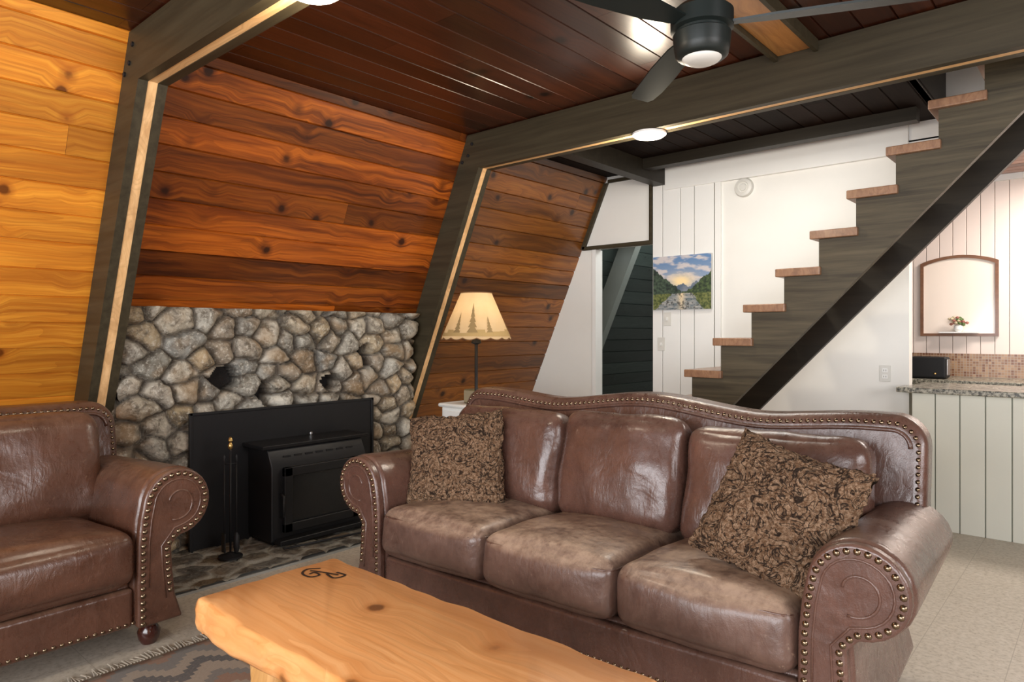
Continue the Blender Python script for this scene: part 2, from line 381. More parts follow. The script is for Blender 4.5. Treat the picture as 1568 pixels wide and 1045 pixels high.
GR=M('granite',(.3,.28,.22),.25); v=GR.coord(); GR.col(GR.mix(GR.mapr(GR.noise(v,55,4,.7),.4,.6,0,1),(.05,.05,.04),(.42,.40,.32))); GRANITE=GR.m
bc=empty('kitchen_bar_counter')
box('bar_groove',-1.02,1.88,5.232,5.24,0,.90,plain('bar_groove',(.25,.27,.22),.6),bc)
x=-1.02
while x<1.85:
    box('bar_panel',x+.003,x+.134,5.22,5.235,0,.90,GREENW,bc,.003); x+=.137
box('bar_body',-1.02,1.88,5.24,5.72,0,.90,GREENW,bc)
box('bar_top',-1.10,1.9,5.16,5.385,.90,.935,GRANITE,bc,.006); box('bar_top_rear',-1.05,1.9,5.385,5.80,.90,.935,GRANITE,bc)
kc=empty('kitchen_rear_counter'); box('cabinet',-1.9,2.5,6.42,6.98,0,.88,GREENW,kc); box('top',-1.92,2.55,6.38,6.98,.88,.92,GRANITE,kc,.005)
MO=M('mosaic',(.4,.25,.15),.3); v=MO.coord(); br=MO.n.new('ShaderNodeTexBrick'); mp=MO.n.new('ShaderNodeMapping'); mp.inputs['Rotation'].default_value=(math.pi/2,0,0); MO.lk(v,mp.inputs[0]); MO.lk(mp.outputs[0],br.inputs['Vector']); br.offset=0
for k,vv in (('Scale',1),('Brick Width',.022),('Row Height',.022),('Mortar Size',.002)): br.inputs[k].default_value=vv
br.inputs['Color1'].default_value=(.17,.06,.025,1); br.inputs['Color2'].default_value=(.44,.27,.15,1); br.inputs['Mortar'].default_value=(.38,.30,.23,1); MO.col(br.outputs[0])
box('backsplash',-1.92,2.55,6.965,6.984,.921,1.12,MO.m,kc)
tb=empty('toaster'); box('body',-1.30,-1.02,6.5,6.68,.922,1.10,BLACKM,tb,.02,3); box('face',-1.035,-1.015,6.53,6.65,.95,1.08,plain('steel',(.5,.5,.5),.3,metal=1),tb,.004); box('slot',-1.26,-1.08,6.55,6.57,1.098,1.103,BLACK,tb)
lathe('knob',[(.012,0),(.012,.01)],(-1.1,6.5,.96),BRASS,tb,10)
am=empty('arched_wall_mirror')
WF=pine('frame_wood',(.24,.11,.05),(.18,.075,.035),(.1,.04,.02),.4,uv=False,knot=0)
x0,x1,z0,z1=-1.29,-.72,1.27,1.97
def arch(i):
    pts=[(x0+i,z0+i),(x1-i,z0+i)]
    for k in range(15):
        t=k/14; xx=(x1-i)+(x0-x1+2*i)*t; pts.append((xx,z1-.06-i+.06*math.sin(math.pi*t)**.8))
    return pts
po,pi_=arch(0),arch(.024); n=len(po)
v=[(p[0],6.955,p[1]) for p in po]+[(p[0],6.955,p[1]) for p in pi_]+[(p[0],6.984,p[1]) for p in po]+[(p[0],6.984,p[1]) for p in pi_]
f=[]
for i in range(n):
    j=(i+1)%n; f+=[(i,j,n+j,n+i),(i,2*n+i,2*n+j,j),(n+i,n+j,3*n+j,3*n+i)]
ob=mk('frame',v,f,WF,am)
prism('mirror_panel',pi_,'y',6.972,6.984,plain('mirror_pale',(.95,.84,.74),.15,.97),am)
box('shelf',-1.14,-.86,6.89,6.971,1.298,1.308,WHITE2,am)
lathe('vase',[(.02,0),(.035,.02),(.03,.05),(.018,.06)],(-1.0,6.93,1.308),WHITE2,am,14)
PET=[plain('petal_cream',(.7,.6,.4),.6),plain('petal_rose',(.4,.16,.12),.6),plain('leaf',(.12,.2,.06),.6)]
for i in range(34):
    a=random.random()*6.28; r=random.random()*.075
    lathe('bloom',[(.002,-.012),(.013,-.004),(.014,.004),(.004,.012)],(-1.0+r*math.cos(a),6.93+.03*math.sin(a),1.365+.065*random.random()),PET[i%3],am,8)
# ------------------------------------------------------------ wall fixtures
sd=empty('smoke_detector'); SDM=plain('detector_plastic',(.72,.71,.66),.4)
ob=lathe('case',[(.078,0),(.078,.014),(.070,.03),(.046,.036),(.042,.030),(.030,.030),(.026,.036),(.001,.037)],(0,0,0),SDM,sd,32); ob.rotation_euler=(math.pi/2,0,0); ob.location=(-2.246,YB,2.477)
def plate(name,x,z,y,out):
    e=empty(name); box('plate',x-.036,x+.036,y-.006,y,z-.058,z+.058,SDM,e,.003)
    G=plain('slot_grey',(.2,.2,.19),.5)
    if out:
        for dz in (-.022,.022):
            box('socket',x-.018,x+.018,y-.009,y-.005,z+dz-.015,z+dz+.015,WHITE2,e,.003)
            for dx in (-.007,.007): box('slot',x+dx-.002,x+dx+.002,y-.0095,y-.008,z+dz-.006,z+dz+.006,G,e)
    else: box('toggle',x-.008,x+.008,y-.018,y-.005,z-.014,z+.014,WHITE2,e,.003)
plate('wall_outlet',-1.22,1.01,YB,True); plate('light_switch',-2.99,1.2,YB-.016,False); plate('light_switch.001',-2.93,1.42,YB-.016,False)
# landscape painting: sky, ridges, river drawn as coloured facets on the canvas
lp=empty('landscape_painting'); px0,px1,pz0,pz1=-3.055,-2.51,1.50,1.965; py=YB-.045
box('canvas',px0,px1,py,YB-.025,pz0,pz1,plain('canvas',(.8,.8,.78),.6),lp)
NX,NZ=150,128
def mixc(a,b,t): t=max(0,min(1,t)); return [a[i]*(1-t)+b[i]*t for i in range(3)]
def fb(x,y,s,o=4): return noise.fractal(Vector((x*s,y*s,3.3)),.9,2,o)
def pcol(u,w):
    ridgeL=.80-.95*u+.05*fb(u,0,14); ridgeR=.18+.52*(u-.45)/.55*1.0+.04*fb(u,2,14) if u>.45 else -1
    far=.46+.10*fb(u,5,5)+.08*abs(u-.5)
    hor=.30+.01*fb(u,7,9)
    if w>hor:
        if w<ridgeL and u<.5: return mixc((.012,.022,.02),(.07,.11,.07),.5+.9*fb(u,w,24))
        if w<max(ridgeR,hor+.03) and u>.5: return mixc((.015,.03,.018),(.09,.14,.05),.4+.9*fb(u,w,24))
        if w<far: return mixc((.10,.14,.20),(.22,.25,.30),.5+.8*fb(u,w,10))
        g=math.exp(-((u-.5)/.2)**2-((w-.52)/.12)**2)
        sk=mixc((.30,.38,.50),(.12,.24,.45),(w-.45)*1.9)
        cl_=fb(u*.8,w*2.2,5); sk=mixc(sk,(.62,.58,.58),(cl_-.02)*2.2)
        return mixc(sk,(1,.78,.42),g*1.1)
    t=(hor-w)/hor
    bank=.33-.30*t+.07*fb(0,w,10); bank2=.70+.18*t+.07*fb(4,w,10)
    rip=fb(u*.7,w*4,14)
    c_=mixc((.14,.18,.20),(.50,.48,.44),.35+.9*rip)
    c_=mixc(c_,(.85,.68,.42),math.exp(-((u-.5)/.05)**2)*(1-t*.6))
    if fb(u,w,22)>.32: c_=mixc(c_,(.04,.04,.035),.8)
    if u<bank or u>bank2: c_=mixc((.035,.06,.018),(.20,.22,.07),.5+.9*fb(u,w,30))
    return c_
vv=[];ff=[];cc=[]
for j in range(NZ+1):
    for i in range(NX+1):
        u,w=i/NX,j/NZ; vv.append((px0+(px1-px0)*u,py-.0012,pz0+(pz1-pz0)*w)); c_=pcol(u,w); cc+= [max(0,c_[0]),max(0,c_[1]),max(0,c_[2]),1]
for j in range(NZ):
    for i in range(NX): a=j*(NX+1)+i; ff.append((a,a+1,a+NX+2,a+NX+1))
PM_=M('painted_scene',(.5,.5,.5),.5); at=PM_.nd('ShaderNodeAttribute',attribute_name='paint'); PM_.col(at.outputs['Color'])
ob=mk('painted_scene',vv,ff,PM_.m,lp); ca=ob.data.color_attributes.new('paint','FLOAT_COLOR','POINT'); ca.data.foreach_set('color',cc)
# ------------------------------------------------------------ stairs
st=empty('open_staircase'); R0=.211; RUN=.2015; YS=4.2; YE=4.90
def tx(i): return -2.15+RUN*(i-5)
for i in range(1,14):
    box('tread_%d'%i,tx(i),tx(i)+.26,YS-.03,YE+.03,R0*i-.050,R0*i,P_TREAD,st,.006)
pts=[]
for i in range(1,14):
    zb=0 if i==1 else R0*(i-1)-.050
    pts.append((tx(i)+.045,zb)); pts.append((tx(i)+.045,R0*i-.051))
pts.append((tx(14)+.045,R0*13-.051)); SW=.235
slp=R0/RUN
xe=tx(14)+.045; ze=R0*13-.051-SW*slp
pts.append((xe,ze)); xb=xe-ze/slp; pts.append((xb,0))
prism('stringer_near',pts,'y',YS,YS+.045,STRG,st); prism('stringer_far',pts,'y',YE-.045,YE,DARKER,st)
# ------------------------------------------------------------ stone sheet
def stone_sheet(name,mapf,S0,S1,T0,T1,res,sp,amp,mat,seed,parent,holes=(),anis=1.25,flat=False,clamp=False):
    rg=np.random.RandomState(seed); seeds=[];tries=0
    while tries<7000:
        p=np.array([rg.uniform(S0-.1,S1+.1),rg.uniform(T0-.1,T1+.1)]); r=sp*(1.45 if tries<25 else .62+.55*rg.rand()); tries+=1
        if all(math.hypot((p[0]-q[0])/anis,p[1]-q[1])>r for q in seeds): seeds.append(p)
    seeds=np.array(seeds); cid=rg.rand(len(seeds)); hgt=rg.uniform(.5,1.2,len(seeds)); tg_=rg.uniform(-.28,.28,(len(seeds),2))
    nS=int((S1-S0)/res)+1; nT=int((T1-T0)/res)+1
    ss=np.linspace(S0,S1,nS); tt=np.linspace(T0,T1,nT)
    v=[];c_=[];e_=[];h_=[]
    for t_ in tt:
        for s_ in ss:
            w=noise.noise_vector(Vector((s_*6,t_*6,seed)))*.04; w2=noise.noise_vector(Vector((s_*22,t_*22,seed)))*.008
            a=s_+w.x+w2.x;b=t_+w.y+w2.y
            d=np.hypot((seeds[:,0]-a)/anis,seeds[:,1]-b); i1=int(d.argmin()); f1=d[i1]; d[i1]=9; f2=d.min(); ed=(f2-f1)/sp
            k=min(1,ed/.8); k=k*(2-k); dome=max(0,k)**.55 if not flat else min(1,ed/.12)
            fac=noise.fractal(Vector((s_*18,t_*18,seed+3)),.8,2,3)
            tl=0 if flat else (tg_[i1][0]*(a-seeds[i1][0])+tg_[i1][1]*(b-seeds[i1][1]))
            hh=(amp*hgt[i1]+tl)*dome+amp*.14*fac*dome
            ho=0
            for hs,ht,hw,hz in holes:
                q=math.hypot((s_-hs)/hw,(t_-ht)/hz)+.25*noise.noise(Vector((s_*14,t_*14,2)))
                if q<1: ho=1
            if ho: hh=-.12
            p,nrm=mapf(s_,t_); P_=p+nrm*hh
            if clamp and not ho: P_.x=max(P_.x,XW+K*P_.z+.004)
            v.append(P_); c_.append(cid[i1]); e_.append(min(1,ed)); h_.append(ho)
    f=[(j*nS+i,j*nS+i+1,(j+1)*nS+i+1,(j+1)*nS+i) for j in range(nT-1) for i in range(nS-1)]
    ob=mk(name,v,f,mat,parent,True)
    for nm,arr in (('cid',c_),('edge',e_),('hole',h_)):
        a=ob.data.attributes.new(nm,'FLOAT','POINT'); a.data.foreach_set('value',[float(q) for q in arr])
    return ob
fp=empty('stone_fireplace'); FX=-4.14; FY0,FY1=1.42,3.49; FZ=1.45; LF=FY1-FY0; rc=.06
def mp_f(s,t):
    if s<-rc: p=Vector((FX-rc+ (s+rc),FY0,t)); n_=Vector((0,-1,0))
    elif s<rc:
        a=(s+rc)/(2*rc)*math.pi/2; n_=Vector((math.sin(a),-math.cos(a),0)); p=Vector((FX-rc,FY0+rc,t))+n_*rc
    elif s<LF-rc: p=Vector((FX,FY0+s,t)); n_=Vector((1,0,0))
    elif s<LF+rc:
        a=(s-LF+rc)/(2*rc)*math.pi/2; n_=Vector((math.cos(a),math.sin(a),0)); p=Vector((FX-rc,FY1-rc,t))+n_*rc
    else: p=Vector((FX-rc-(s-LF-rc),FY1,t)); n_=Vector((0,1,0))
    return p,n_
stone_sheet('stones',mp_f,-.6,LF+.6,0,FZ,.0105,.14,.088,STONE,4,fp,holes=((.58,1.02,.10,.075),(1.32,.95,.075,.065),(1.62,1.13,.055,.10),(.82,.91,.055,.07)),clamp=True)
box('stone_cap',FX-.005,FX+.0,FY0+.03,FY1-.03,FZ-.03,FZ-.005,plain('cap_grey',(.3,.28,.24),.8),fp)
prism('stone_core',[(-4.76,.02),(FX-.13,.02),(FX-.13,1.35),(XW+K*1.35+.02,1.35)],'y',FY0+.05,FY1-.05,BLACKM,fp)
HL=FY1-FY0+.10
def mp_h(s,t): return Vector((FX+t,FY0-.12+s,.012)),Vector((0,0,1))
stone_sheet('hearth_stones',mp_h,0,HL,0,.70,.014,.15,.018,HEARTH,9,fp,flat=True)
box('hearth_base',FX,FX+.70,FY0-.12,FY0-.12+HL,0,.012,plain('mortar',(.3,.29,.26),.9),fp)
sv=empty('wood_stove_insert')
px=FX+.11; PY0,PY1=1.73,3.04
box('surround_panel',px,px+.012,PY0,PY1,.02,.83,BLACK,sv,.003)
box('surround_trim_top',px+.01,px+.02,PY0,PY1,.815,.832,BLACK,sv,.003); 
for a in (PY0,PY1-.02): box('surround_trim_side',px+.01,px+.02,a,a+.02,.02,.832,BLACK,sv,.003)
y0,y1=2.06,2.80; fx=-3.74
prism('body',[(px+.01,.05),(fx,.05),(fx,.50),(fx-.05,.60),(px+.01,.60)],'y',y0+.03,y1-.03,BLACK,sv,.008)
prism('top_plate',[(px+.01,.60),(fx-.03,.60),(fx-.02,.625),(px+.01,.625)],'y',y0-.01,y1+.01,BLACK,sv,.006)
box('ash_lip',fx-.02,fx+.07,y0+.05,y1-.05,.04,.07,BLACK,sv,.006)
box('base_skirt',px+.01,fx-.02,y0+.05,y1-.05,.03,.055,BLACK,sv)
def rect_ring(name,yA,yB,zA,zB,w,xa,xb,mat):
    box(name+'_b',xa,xb,yA,yB,zA,zA+w,mat,sv,.005); box(name+'_t',xa,xb,yA,yB,zB-w,zB,mat,sv,.005)
    box(name+'_l',xa,xb,yA,yA+w,zA,zB,mat,sv,.005); box(name+'_r',xa,xb,yB-w,yB,zA,zB,mat,sv,.005)
rect_ring('door_frame',y0+.1,y1-.1,.10,.49,.055,fx-.002,fx+.03,BLACK)
box('door_glass',fx,fx+.012,y0+.15,y1-.15,.15,.44,plain('stove_glass',(.008,.009,.010),.25,spec=.35),sv)
for k in range(7): box('louver',fx-.045+.001,fx-.02,y0+.12+k*.075,y0+.17+k*.075,.545,.555,BLACKM,sv)
tube('door_handle',[(fx+.03,y0+.075,.20),(fx+.06,y0+.075,.21),(fx+.06,y0+.075,.33),(fx+.03,y0+.075,.34)],.007,BLACKM,sv)
lathe('damper_knob',[(.004,-.02),(.004,0),(.012,.005),(.012,.018),(.004,.024)],(px+.06,2.5,.628),plain('nickel',(.6,.6,.6),.25,metal=1),sv,12)
ft=empty('fireplace_tool_set'); cx,cy=-3.74,1.84
lathe('base',[(.065,0),(.065,.010),(.03,.018),(.012,.03)],(cx,cy,.032),BLACKM,ft,24)
tube('stand',[(cx,cy,.05),(cx,cy,.64)],.006,BLACKM,ft); lathe('finial',[(.005,0),(.013,.012),(.014,.024),(.006,.038),(.013,.05),(.009,.065),(.002,.072)],(cx,cy,.64),BRASS,ft,16)
tube('crossbar',[(cx-.015,cy-.028,.56),(cx+.015,cy+.028,.56)],.004,BLACKM,ft)
for k,(dx,dy) in enumerate(((-.015,-.028),(.015,.028))):
    tube('tool_rod_%d'%k,[(cx+dx,cy+dy,.1),(cx+dx,cy+dy,.57)],.004,BLACKM,ft); lathe('tool_grip_%d'%k,[(.004,0),(.007,.015),(.007,.035),(.003,.045)],(cx+dx,cy+dy,.565),BLACKM,ft,10)
box('shovel_blade',cx-.04,cx-.0,cy-.034,cy-.026,.06,.17,BLACKM,ft,.003); lathe('brush_head',[(.012,0),(.018,.03),(.016,.09),(.005,.11)],(cx+.015,cy+.028,.06),BLACKM,ft,12)
tg=empty('hearth_poker'); tube('rod',[(-3.62,2.1,.042),(-3.55,2.6,.042),(-3.53,2.68,.055)],.007,BLACKM,tg)
# ------------------------------------------------------------ sofa
def sofa(name,loc,rz,hw,ns,LA,LS,hump=.055,zs=1.0,side=.955,ear=.09,rise=.03):
    e=empty(name,loc,rz); e.scale=(1,1,zs)
    bt=.74; lean=.17
    box('base_frame',-hw,hw,.05,.80,.10,.27,LA,e,.02,3)
    box('front_rail',-hw,hw,.015,.06,.10,.255,LA,e,.02,4)
    nails('rail_nails',[(x_,.014,.118) for x_ in np.arange(-hw+.02,hw,.028)],(0,-1,0),.0075,NAIL,e)
    w=2*hw/ns
    for i in range(ns):
        c=-hw+w*(i+.5)
        cushion('seat_cushion_%d'%i,(c,.335,.36),(w/2-.002,.36,.105),.055,LS,e,crown=(.0,.022,.04),seed=i+1,n=16,rot=(-.06,0,0))
        lo=c-w/2-(ear if i==0 else 0); hi=c+w/2+(ear if i==ns-1 else 0)
        dz=0 if (i==ns//2 and ns>1) else -.018
        cushion('back_cushion_%d'%i,((lo+hi)/2,.618,.678+dz),((hi-lo)/2-.002,.095,.245),.075,LA,e,crown=(.0,.035,.012),rot=(-.2,0,0),seed=i+7,n=20,nz=.014)
        pts=[]
        hx=w/2-.010; hy=.35; rr=.05
        for (sx,sy,a0) in ((1,-1,-90),(1,1,0),(-1,1,90),(-1,-1,180)):
            for k in range(4):
                a=math.radians(a0+k*30); yy=.335+sy*(hy-rr)+rr*math.sin(a); pts.append((c+sx*(hx-rr)+rr*math.cos(a), yy, .433-.06*(yy-.335)))
        tube('welt_%d'%i,pts,.0045,LA,e,6,True)
    HB=hw+.235
    def zt(x_):
        a=abs(x_)/hw
        s=max(0,1-a/.62); s=s*s*(3-2*s)
        q=min(1,max(0,(a-.55)/.5)); q=q*q*(3-2*q)
        return side+hump*s+rise*q
    rs=.12
    out=[(-HB,.30)]
    out.append((-HB,zt(HB)-rs))
    for k in range(1,9):
        a=math.pi-k*math.pi/2/8; out.append((-HB+rs+rs*math.cos(a),zt(HB)-rs+rs*math.sin(a)))
    N=40
    for k in range(1,N): 
        x_=-(HB-rs)+2*(HB-rs)*k/N; out.append((x_,zt(x_)))
    for k in range(0,9):
        a=math.pi/2-k*math.pi/2/8; out.append((HB-rs+rs*math.cos(a),zt(HB)-rs+rs*math.sin(a)))
    out.append((HB,.30))
    ob=prism('back_panel',out,'y',bt,bt+.17,LA,e,.045,6,50)
    sh=lambda y_,z_: y_+(z_-.45)*lean
    for v in ob.data.vertices: v.co.y=sh(v.co.y,v.co.z)
    def inset(P,d):
        R=[]
        for i in range(1,len(P)-1):
            t=(Vector(P[i+1])-Vector(P[i-1])).normalized(); R.append((P[i][0]+t.y*d,P[i][1]-t.x*d))
        return R
    ip=inset(out,.030)
    ip=[(ip[0][0],.58)]+ip+[(ip[-1][0],.58)]
    ip3=[(p[0],sh(bt,p[1])+.003,p[1]) for p in ip]
    nails('back_nails',resample(ip3,.027),(0,-1,.4),.009,NAIL,e)
    ip=inset(out,.055); ip=[(p[0],sh(bt,p[1])-.004,p[1]) for p in ip]
    tube('back_welt',ip,.008,LA,e,8)
    for sgn,nm in ((1,'right'),(-1,'left')):
        C=(.165,.568); r=.145
        arc=[(C[0]+r*math.cos(math.radians(a)),C[1]+r*math.sin(math.radians(a))) for a in range(165,-101,-14)]
        prof=[(0,.09),(-.004,.25),(-.002,.42),(.008,.52)]+arc+[(.146,.395),(.152,.30),(.162,.2),(.19,.09)]
        def X(p): return sgn*(hw+p[0])
        P=[(X(p),p[1]) for p in prof]
        ob=prism('arm_'+nm,P,'y',.02,.88,LA,e,.03,5,50)
        for v in ob.data.vertices:
            if v.co.z>.4: v.co.z-= .05*v.co.y*(v.co.z-.4)/.31
        def ins(Pq,d):
            R=[];n_=len(Pq)
            for i in range(n_):
                t=(Vector(Pq[(i+1)%n_])-Vector(Pq[i-1])).normalized(); R.append((Pq[i][0]+t.y*d,Pq[i][1]-t.x*d))
            return R
        q=ins(prof,.008)
        prism('arm_front_'+nm,[(X(p),p[1]) for p in q],'y',-.012,.03,LA,e,.012,3,50)
        q=ins(prof,.028)[1:-1]
        q=[(q[0][0],.11)]+q
        nails('arm_nails_'+nm,resample([(X(p),-.012,p[1]) for p in q],.028),(0,-1,0),.0105,NAIL,e)
        q=ins(prof,.050)[1:-1]; tube('arm_piping_'+nm,[(X(p),-.012,p[1]) for p in q],.004,LA,e,6)
        tube('arm_scroll_'+nm,[(X((C[0]+rr*math.cos(a),)),-.012,C[1]+rr*math.sin(a)) for rr,a in [(.072-.035*k/26,math.radians(-110+k*11)) for k in range(26)]],.0045,LA,e,8)
        lathe('foot_'+nm,[(.028,0),(.04,.02),(.045,.05),(.03,.075),(.04,.1)],(sgn*(hw+.08),.07,0),FOOT,e,20)
        lathe('foot_rear_'+nm,[(.028,0),(.04,.1),(.04,.12)],(sgn*(hw+.05),.80,0),FOOT,e,16)
    return e
sofa('leather_sofa',(-1.63,2.03,0),math.radians(3),.925,3,L1,L2)
sofa('leather_armchair',(-2.95,.605,0),math.radians(92),.46,1,L3,L3,.02,zs=1.03,side=.93,ear=.08,rise=0)
# ------------------------------------------------------------ throw pillows
def mat_pillow():
    m=M('chenille_fabric',(.2,.12,.07),.95,spec=.1); v=m.coord()
    w=m.noise(v,12,2,.5,3.0); k=m.math('ABSOLUTE',m.math('SUBTRACT',w,.5)); k=m.mapr(k,.015,.05,1,0)
    w2=m.noise(v,21,2,.5,2.0); k2=m.mapr(m.math('ABSOLUTE',m.math('SUBTRACT',w2,.5)),.0,.03,.7,0); k=m.math('MULTIPLY',m.math('MAXIMUM',k,k2),.93)
    n=m.noise(v,90,3,.7); c=m.mix(m.mapr(n,.42,.62,0,1),(.18,.10,.055),(.42,.28,.18)); c=m.mix(k,c,(.022,.015,.012))
    m.col(c); m.bump(m.noise(v,70,4,.8),1.0,.02); return m.m
PIL=mat_pillow()
def pillow(name,loc,rot,s,th,seed,roll):
    N=90; v=[];f=[]
    def P(u,w_,sg):
        e=1-.07*(1-w_*w_)*abs(u)**3 ; e2=1-.07*(1-u*u)*abs(w_)**3
        x_=u*s*e; y_=w_*s*e2
        t=th*((1-u**4)*(1-w_**4))**.62
        p=Vector((x_,y_,sg*t)); nv=noise.noise_vector(p*42+Vector((seed,0,sg)))*.011+noise.noise_vector(p*7+Vector((seed,9,0)))*.014
        return p+nv
    for sg in (1,-1):
        for j in range(N+1):
            for i in range(N+1): v.append(P(-1+2*i/N,-1+2*j/N,sg))
    M_=(N+1)**2
    for j in range(N):
        for i in range(N):
            a=j*(N+1)+i; f.append((a,a+1,a+N+2,a+N+1)); f.append((M_+a,M_+a+N+1,M_+a+N+2,M_+a+1))
    ob=mk(name,v,f,PIL,None,True)
    bm=bmesh.new(); bm.from_mesh(ob.data); bmesh.ops.remove_doubles(bm,verts=bm.verts,dist=.004); bm.to_mesh(ob.data); bm.free()
    ob.matrix_world=Matrix.Translation(loc)@Euler([math.radians(a) for a in rot]).to_matrix().to_4x4()@Matrix.Rotation(math.radians(roll),4,'Z'); return ob
pillow('throw_pillow',(-2.42,2.33,.665),(68,0,26),.25,.08,1,7)
pillow('throw_pillow.001',(-.845,2.31,.695),(64,0,2),.235,.08,5,-16)
# ------------------------------------------------------------ coffee table
ct=empty('rustic_slab_coffee_table')
def slab(name,x0,x1,y0,y1,z0,z1,mat,seed,amp=.02,r=.03):
    def lin(a,b,n_): return [a+(b-a)*k/n_ for k in range(n_)]
    P=[(x_,y0) for x_ in lin(x0,x1,60)]+[(x1,y_) for y_ in lin(y0,y1,30)]+[(x_,y1) for x_ in lin(x1,x0,60)]+[(x0,y_) for y_ in lin(y1,y0,30)]
    zs=[0,.12,.3,.5,.7,.88,.96,1]; insr=[.02,.006,0,.0,.0,.002,.006,.014]
    cx_,cy_=(x0+x1)/2,(y0+y1)/2; v=[];f=[]; n_=len(P)
    for zi,(q,i_) in enumerate(zip(zs,insr)):
        for p in P:
            d=Vector((p[0]-cx_,p[1]-cy_)); hx,hy=(x1-x0)/2,(y1-y0)/2
            kx=max(-(hx-r),min(hx-r,d.x)); ky=max(-(hy-r),min(hy-r,d.y)); dd=Vector((d.x-kx,d.y-ky)); 
            if dd.length>0: dd=dd.normalized()*r
            nx=noise.noise(Vector((p[0]*3.2,p[1]*3.2,seed+q*.8)))*amp+noise.noise(Vector((p[0]*13,p[1]*13,q*3+seed)))*amp*.45
            nn=dd.normalized() if dd.length>0 else Vector((0,0))
            o=Vector((kx,ky))+dd+nn*(nx-i_); v.append((cx_+o.x,cy_+o.y,z0+(z1-z0)*q))
    for a in range(len(zs)-1):
        for i in range(n_):
            j=(i+1)%n_; f.append((a*n_+i,a*n_+j,(a+1)*n_+j,(a+1)*n_+i))
    f.append(tuple(range(n_-1,-1,-1))); f.append(tuple(range((len(zs)-1)*n_,len(zs)*n_)))
    ob=mk(name,v,f,mat,ct,True); fixn(ob); md=ob.modifiers.new('e','EDGE_SPLIT'); md.split_angle=math.radians(55); return ob
slab('top',-2.215,-.825,.965,1.495,.335,.45,P_TABLE,3,.020,.018)
P_LEG=pine('pine_leg',(.70,.40,.15),(.55,.28,.08),(.3,.12,.03),.45,uv=False,axis='z',kscale=4)
for lx in (-2.0,-1.2):
    slab('leg',lx,lx+.14,1.04,1.18,.0,.34,P_LEG,lx*3,.02); slab('leg_b',lx,lx+.14,1.31,1.45,.0,.34,P_LEG,lx*5,.02)
slab('stretcher',-1.95,-1.1,1.2,1.29,.12,.2,P_LEG,8,.015)
INK=plain('burned_brand',(.02,.01,.006),.6)
zz=.4515
def seg(pts,w_=.009):
    pts=[(bx+(a-bx)*.7,by+(b-by)*.7) for a,b in pts]
    pts=smoothpts([(a,b,0) for a,b in pts],5); vv=[];ff=[]
    for i,p in enumerate(pts):
        t=(pts[min(i+1,len(pts)-1)]-pts[max(i-1,0)]).normalized(); n2=Vector((-t.y,t.x,0))*w_/2
        vv+= [(p+n2)+Vector((0,0,zz)),(p-n2)+Vector((0,0,zz))]
    for i in range(len(pts)-1): ff.append((2*i,2*i+1,2*i+3,2*i+2))
    mk('brand_mark',vv,ff,INK,ct)
bx,by=-2.10,1.35
seg([(bx-.07,by+.0),(bx+.0,by+.03),(bx+.09,by+.06)]); seg([(bx+.03,by+.03),(bx+.11,by+.02),(bx+.12,by+.08),(bx+.05,by+.075)]); seg([(bx-.06,by+.055),(bx-.10,by+.0),(bx-.06,by-.05),(bx+.01,by-.05),(bx+.02,by-.005),(bx-.03,by+.0),(bx-.03,by-.03)])
# ------------------------------------------------------------ rug
def mat_rug():
    m=M('kilim_wool',(.3,.28,.26),.95,spec=.1); tc=m.n.new('ShaderNodeTexCoord'); sp=m.n.new('ShaderNodeSeparateXYZ'); m.lk(tc.outputs['Object'],sp.inputs[0]); x_,y_=sp.outputs[0],sp.outputs[1]
    G1,G2,BE,PK,TN=(.22,.21,.20),(.12,.12,.125),(.38,.32,.26),(.31,.19,.14),(.30,.25,.20)
    stp=m.math('SNAP',m.math('PINGPONG',y_,.11),.022)
    b=m.math('FRACT',m.math('MULTIPLY',m.math('ADD',x_,stp),1.55))
    c1=m.ramp(b,[(0,BE),(.14,G1),(.22,PK),(.34,BE),(.40,G2),(.46,BE),(.60,PK),(.68,G1),(.80,BE),(.90,G2)],'CONSTANT')
    b2=m.math('FRACT',m.math('MULTIPLY',x_,3.1)); c2=m.ramp(b2,[(0,G1),(.35,TN),(.42,PK),(.55,TN),(.62,G1),(.9,BE)],'CONSTANT')
    k=m.math('GREATER_THAN',m.math('PINGPONG',m.math('ADD',x_,.1),.42),.24); c=m.mix(k,c1,c2)
    n_=m.noise(m.coord(scale=(500,90,1)),1,2); c=m.mix(m.mapr(n_,.4,.7,0,.5),c,TN); m.col(c); m.bump(n_,.6,.004); return m.m
rg=empty('kilim_rug'); RX0,RX1,RY0,RY1=-2.86,-.5,-.9,1.34
vv=[];ff=[];nx,ny=60,60
for j in range(ny+1):
    for i in range(nx+1):
        X_=RX0+(RX1-RX0)*i/nx; Y_=RY0+(RY1-RY0)*j/ny; vv.append((X_,Y_,.010+.003*noise.noise(Vector((X_*3,Y_*3,0)))))
for j in range(ny):
    for i in range(nx): a=j*(nx+1)+i; ff.append((a,a+1,a+nx+2,a+nx+1))
ob=mk('rug_field',vv,ff,mat_rug(),rg,True); md=ob.modifiers.new('s','SOLIDIFY'); md.thickness=.007
FR=plain('fringe_cotton',(.42,.36,.28),.9); vv=[];ff=[]
for i in range(190):
    y_=RY0+(RY1-RY0)*i/190; L_=.06+.03*random.random(); dy=random.uniform(-.02,.02); b=len(vv)
    vv+=[(RX0,y_,.011),(RX0,y_+.005,.011),(RX0-L_,y_+dy+.003,.004),(RX0-L_,y_+dy,.004),(RX0,y_+.003,.016),(RX0-L_,y_+dy+.002,.007)]; ff+=[(b,b+4,b+5,b+3),(b+4,b+1,b+2,b+5)]
mk('fringe',vv,ff,FR,rg)
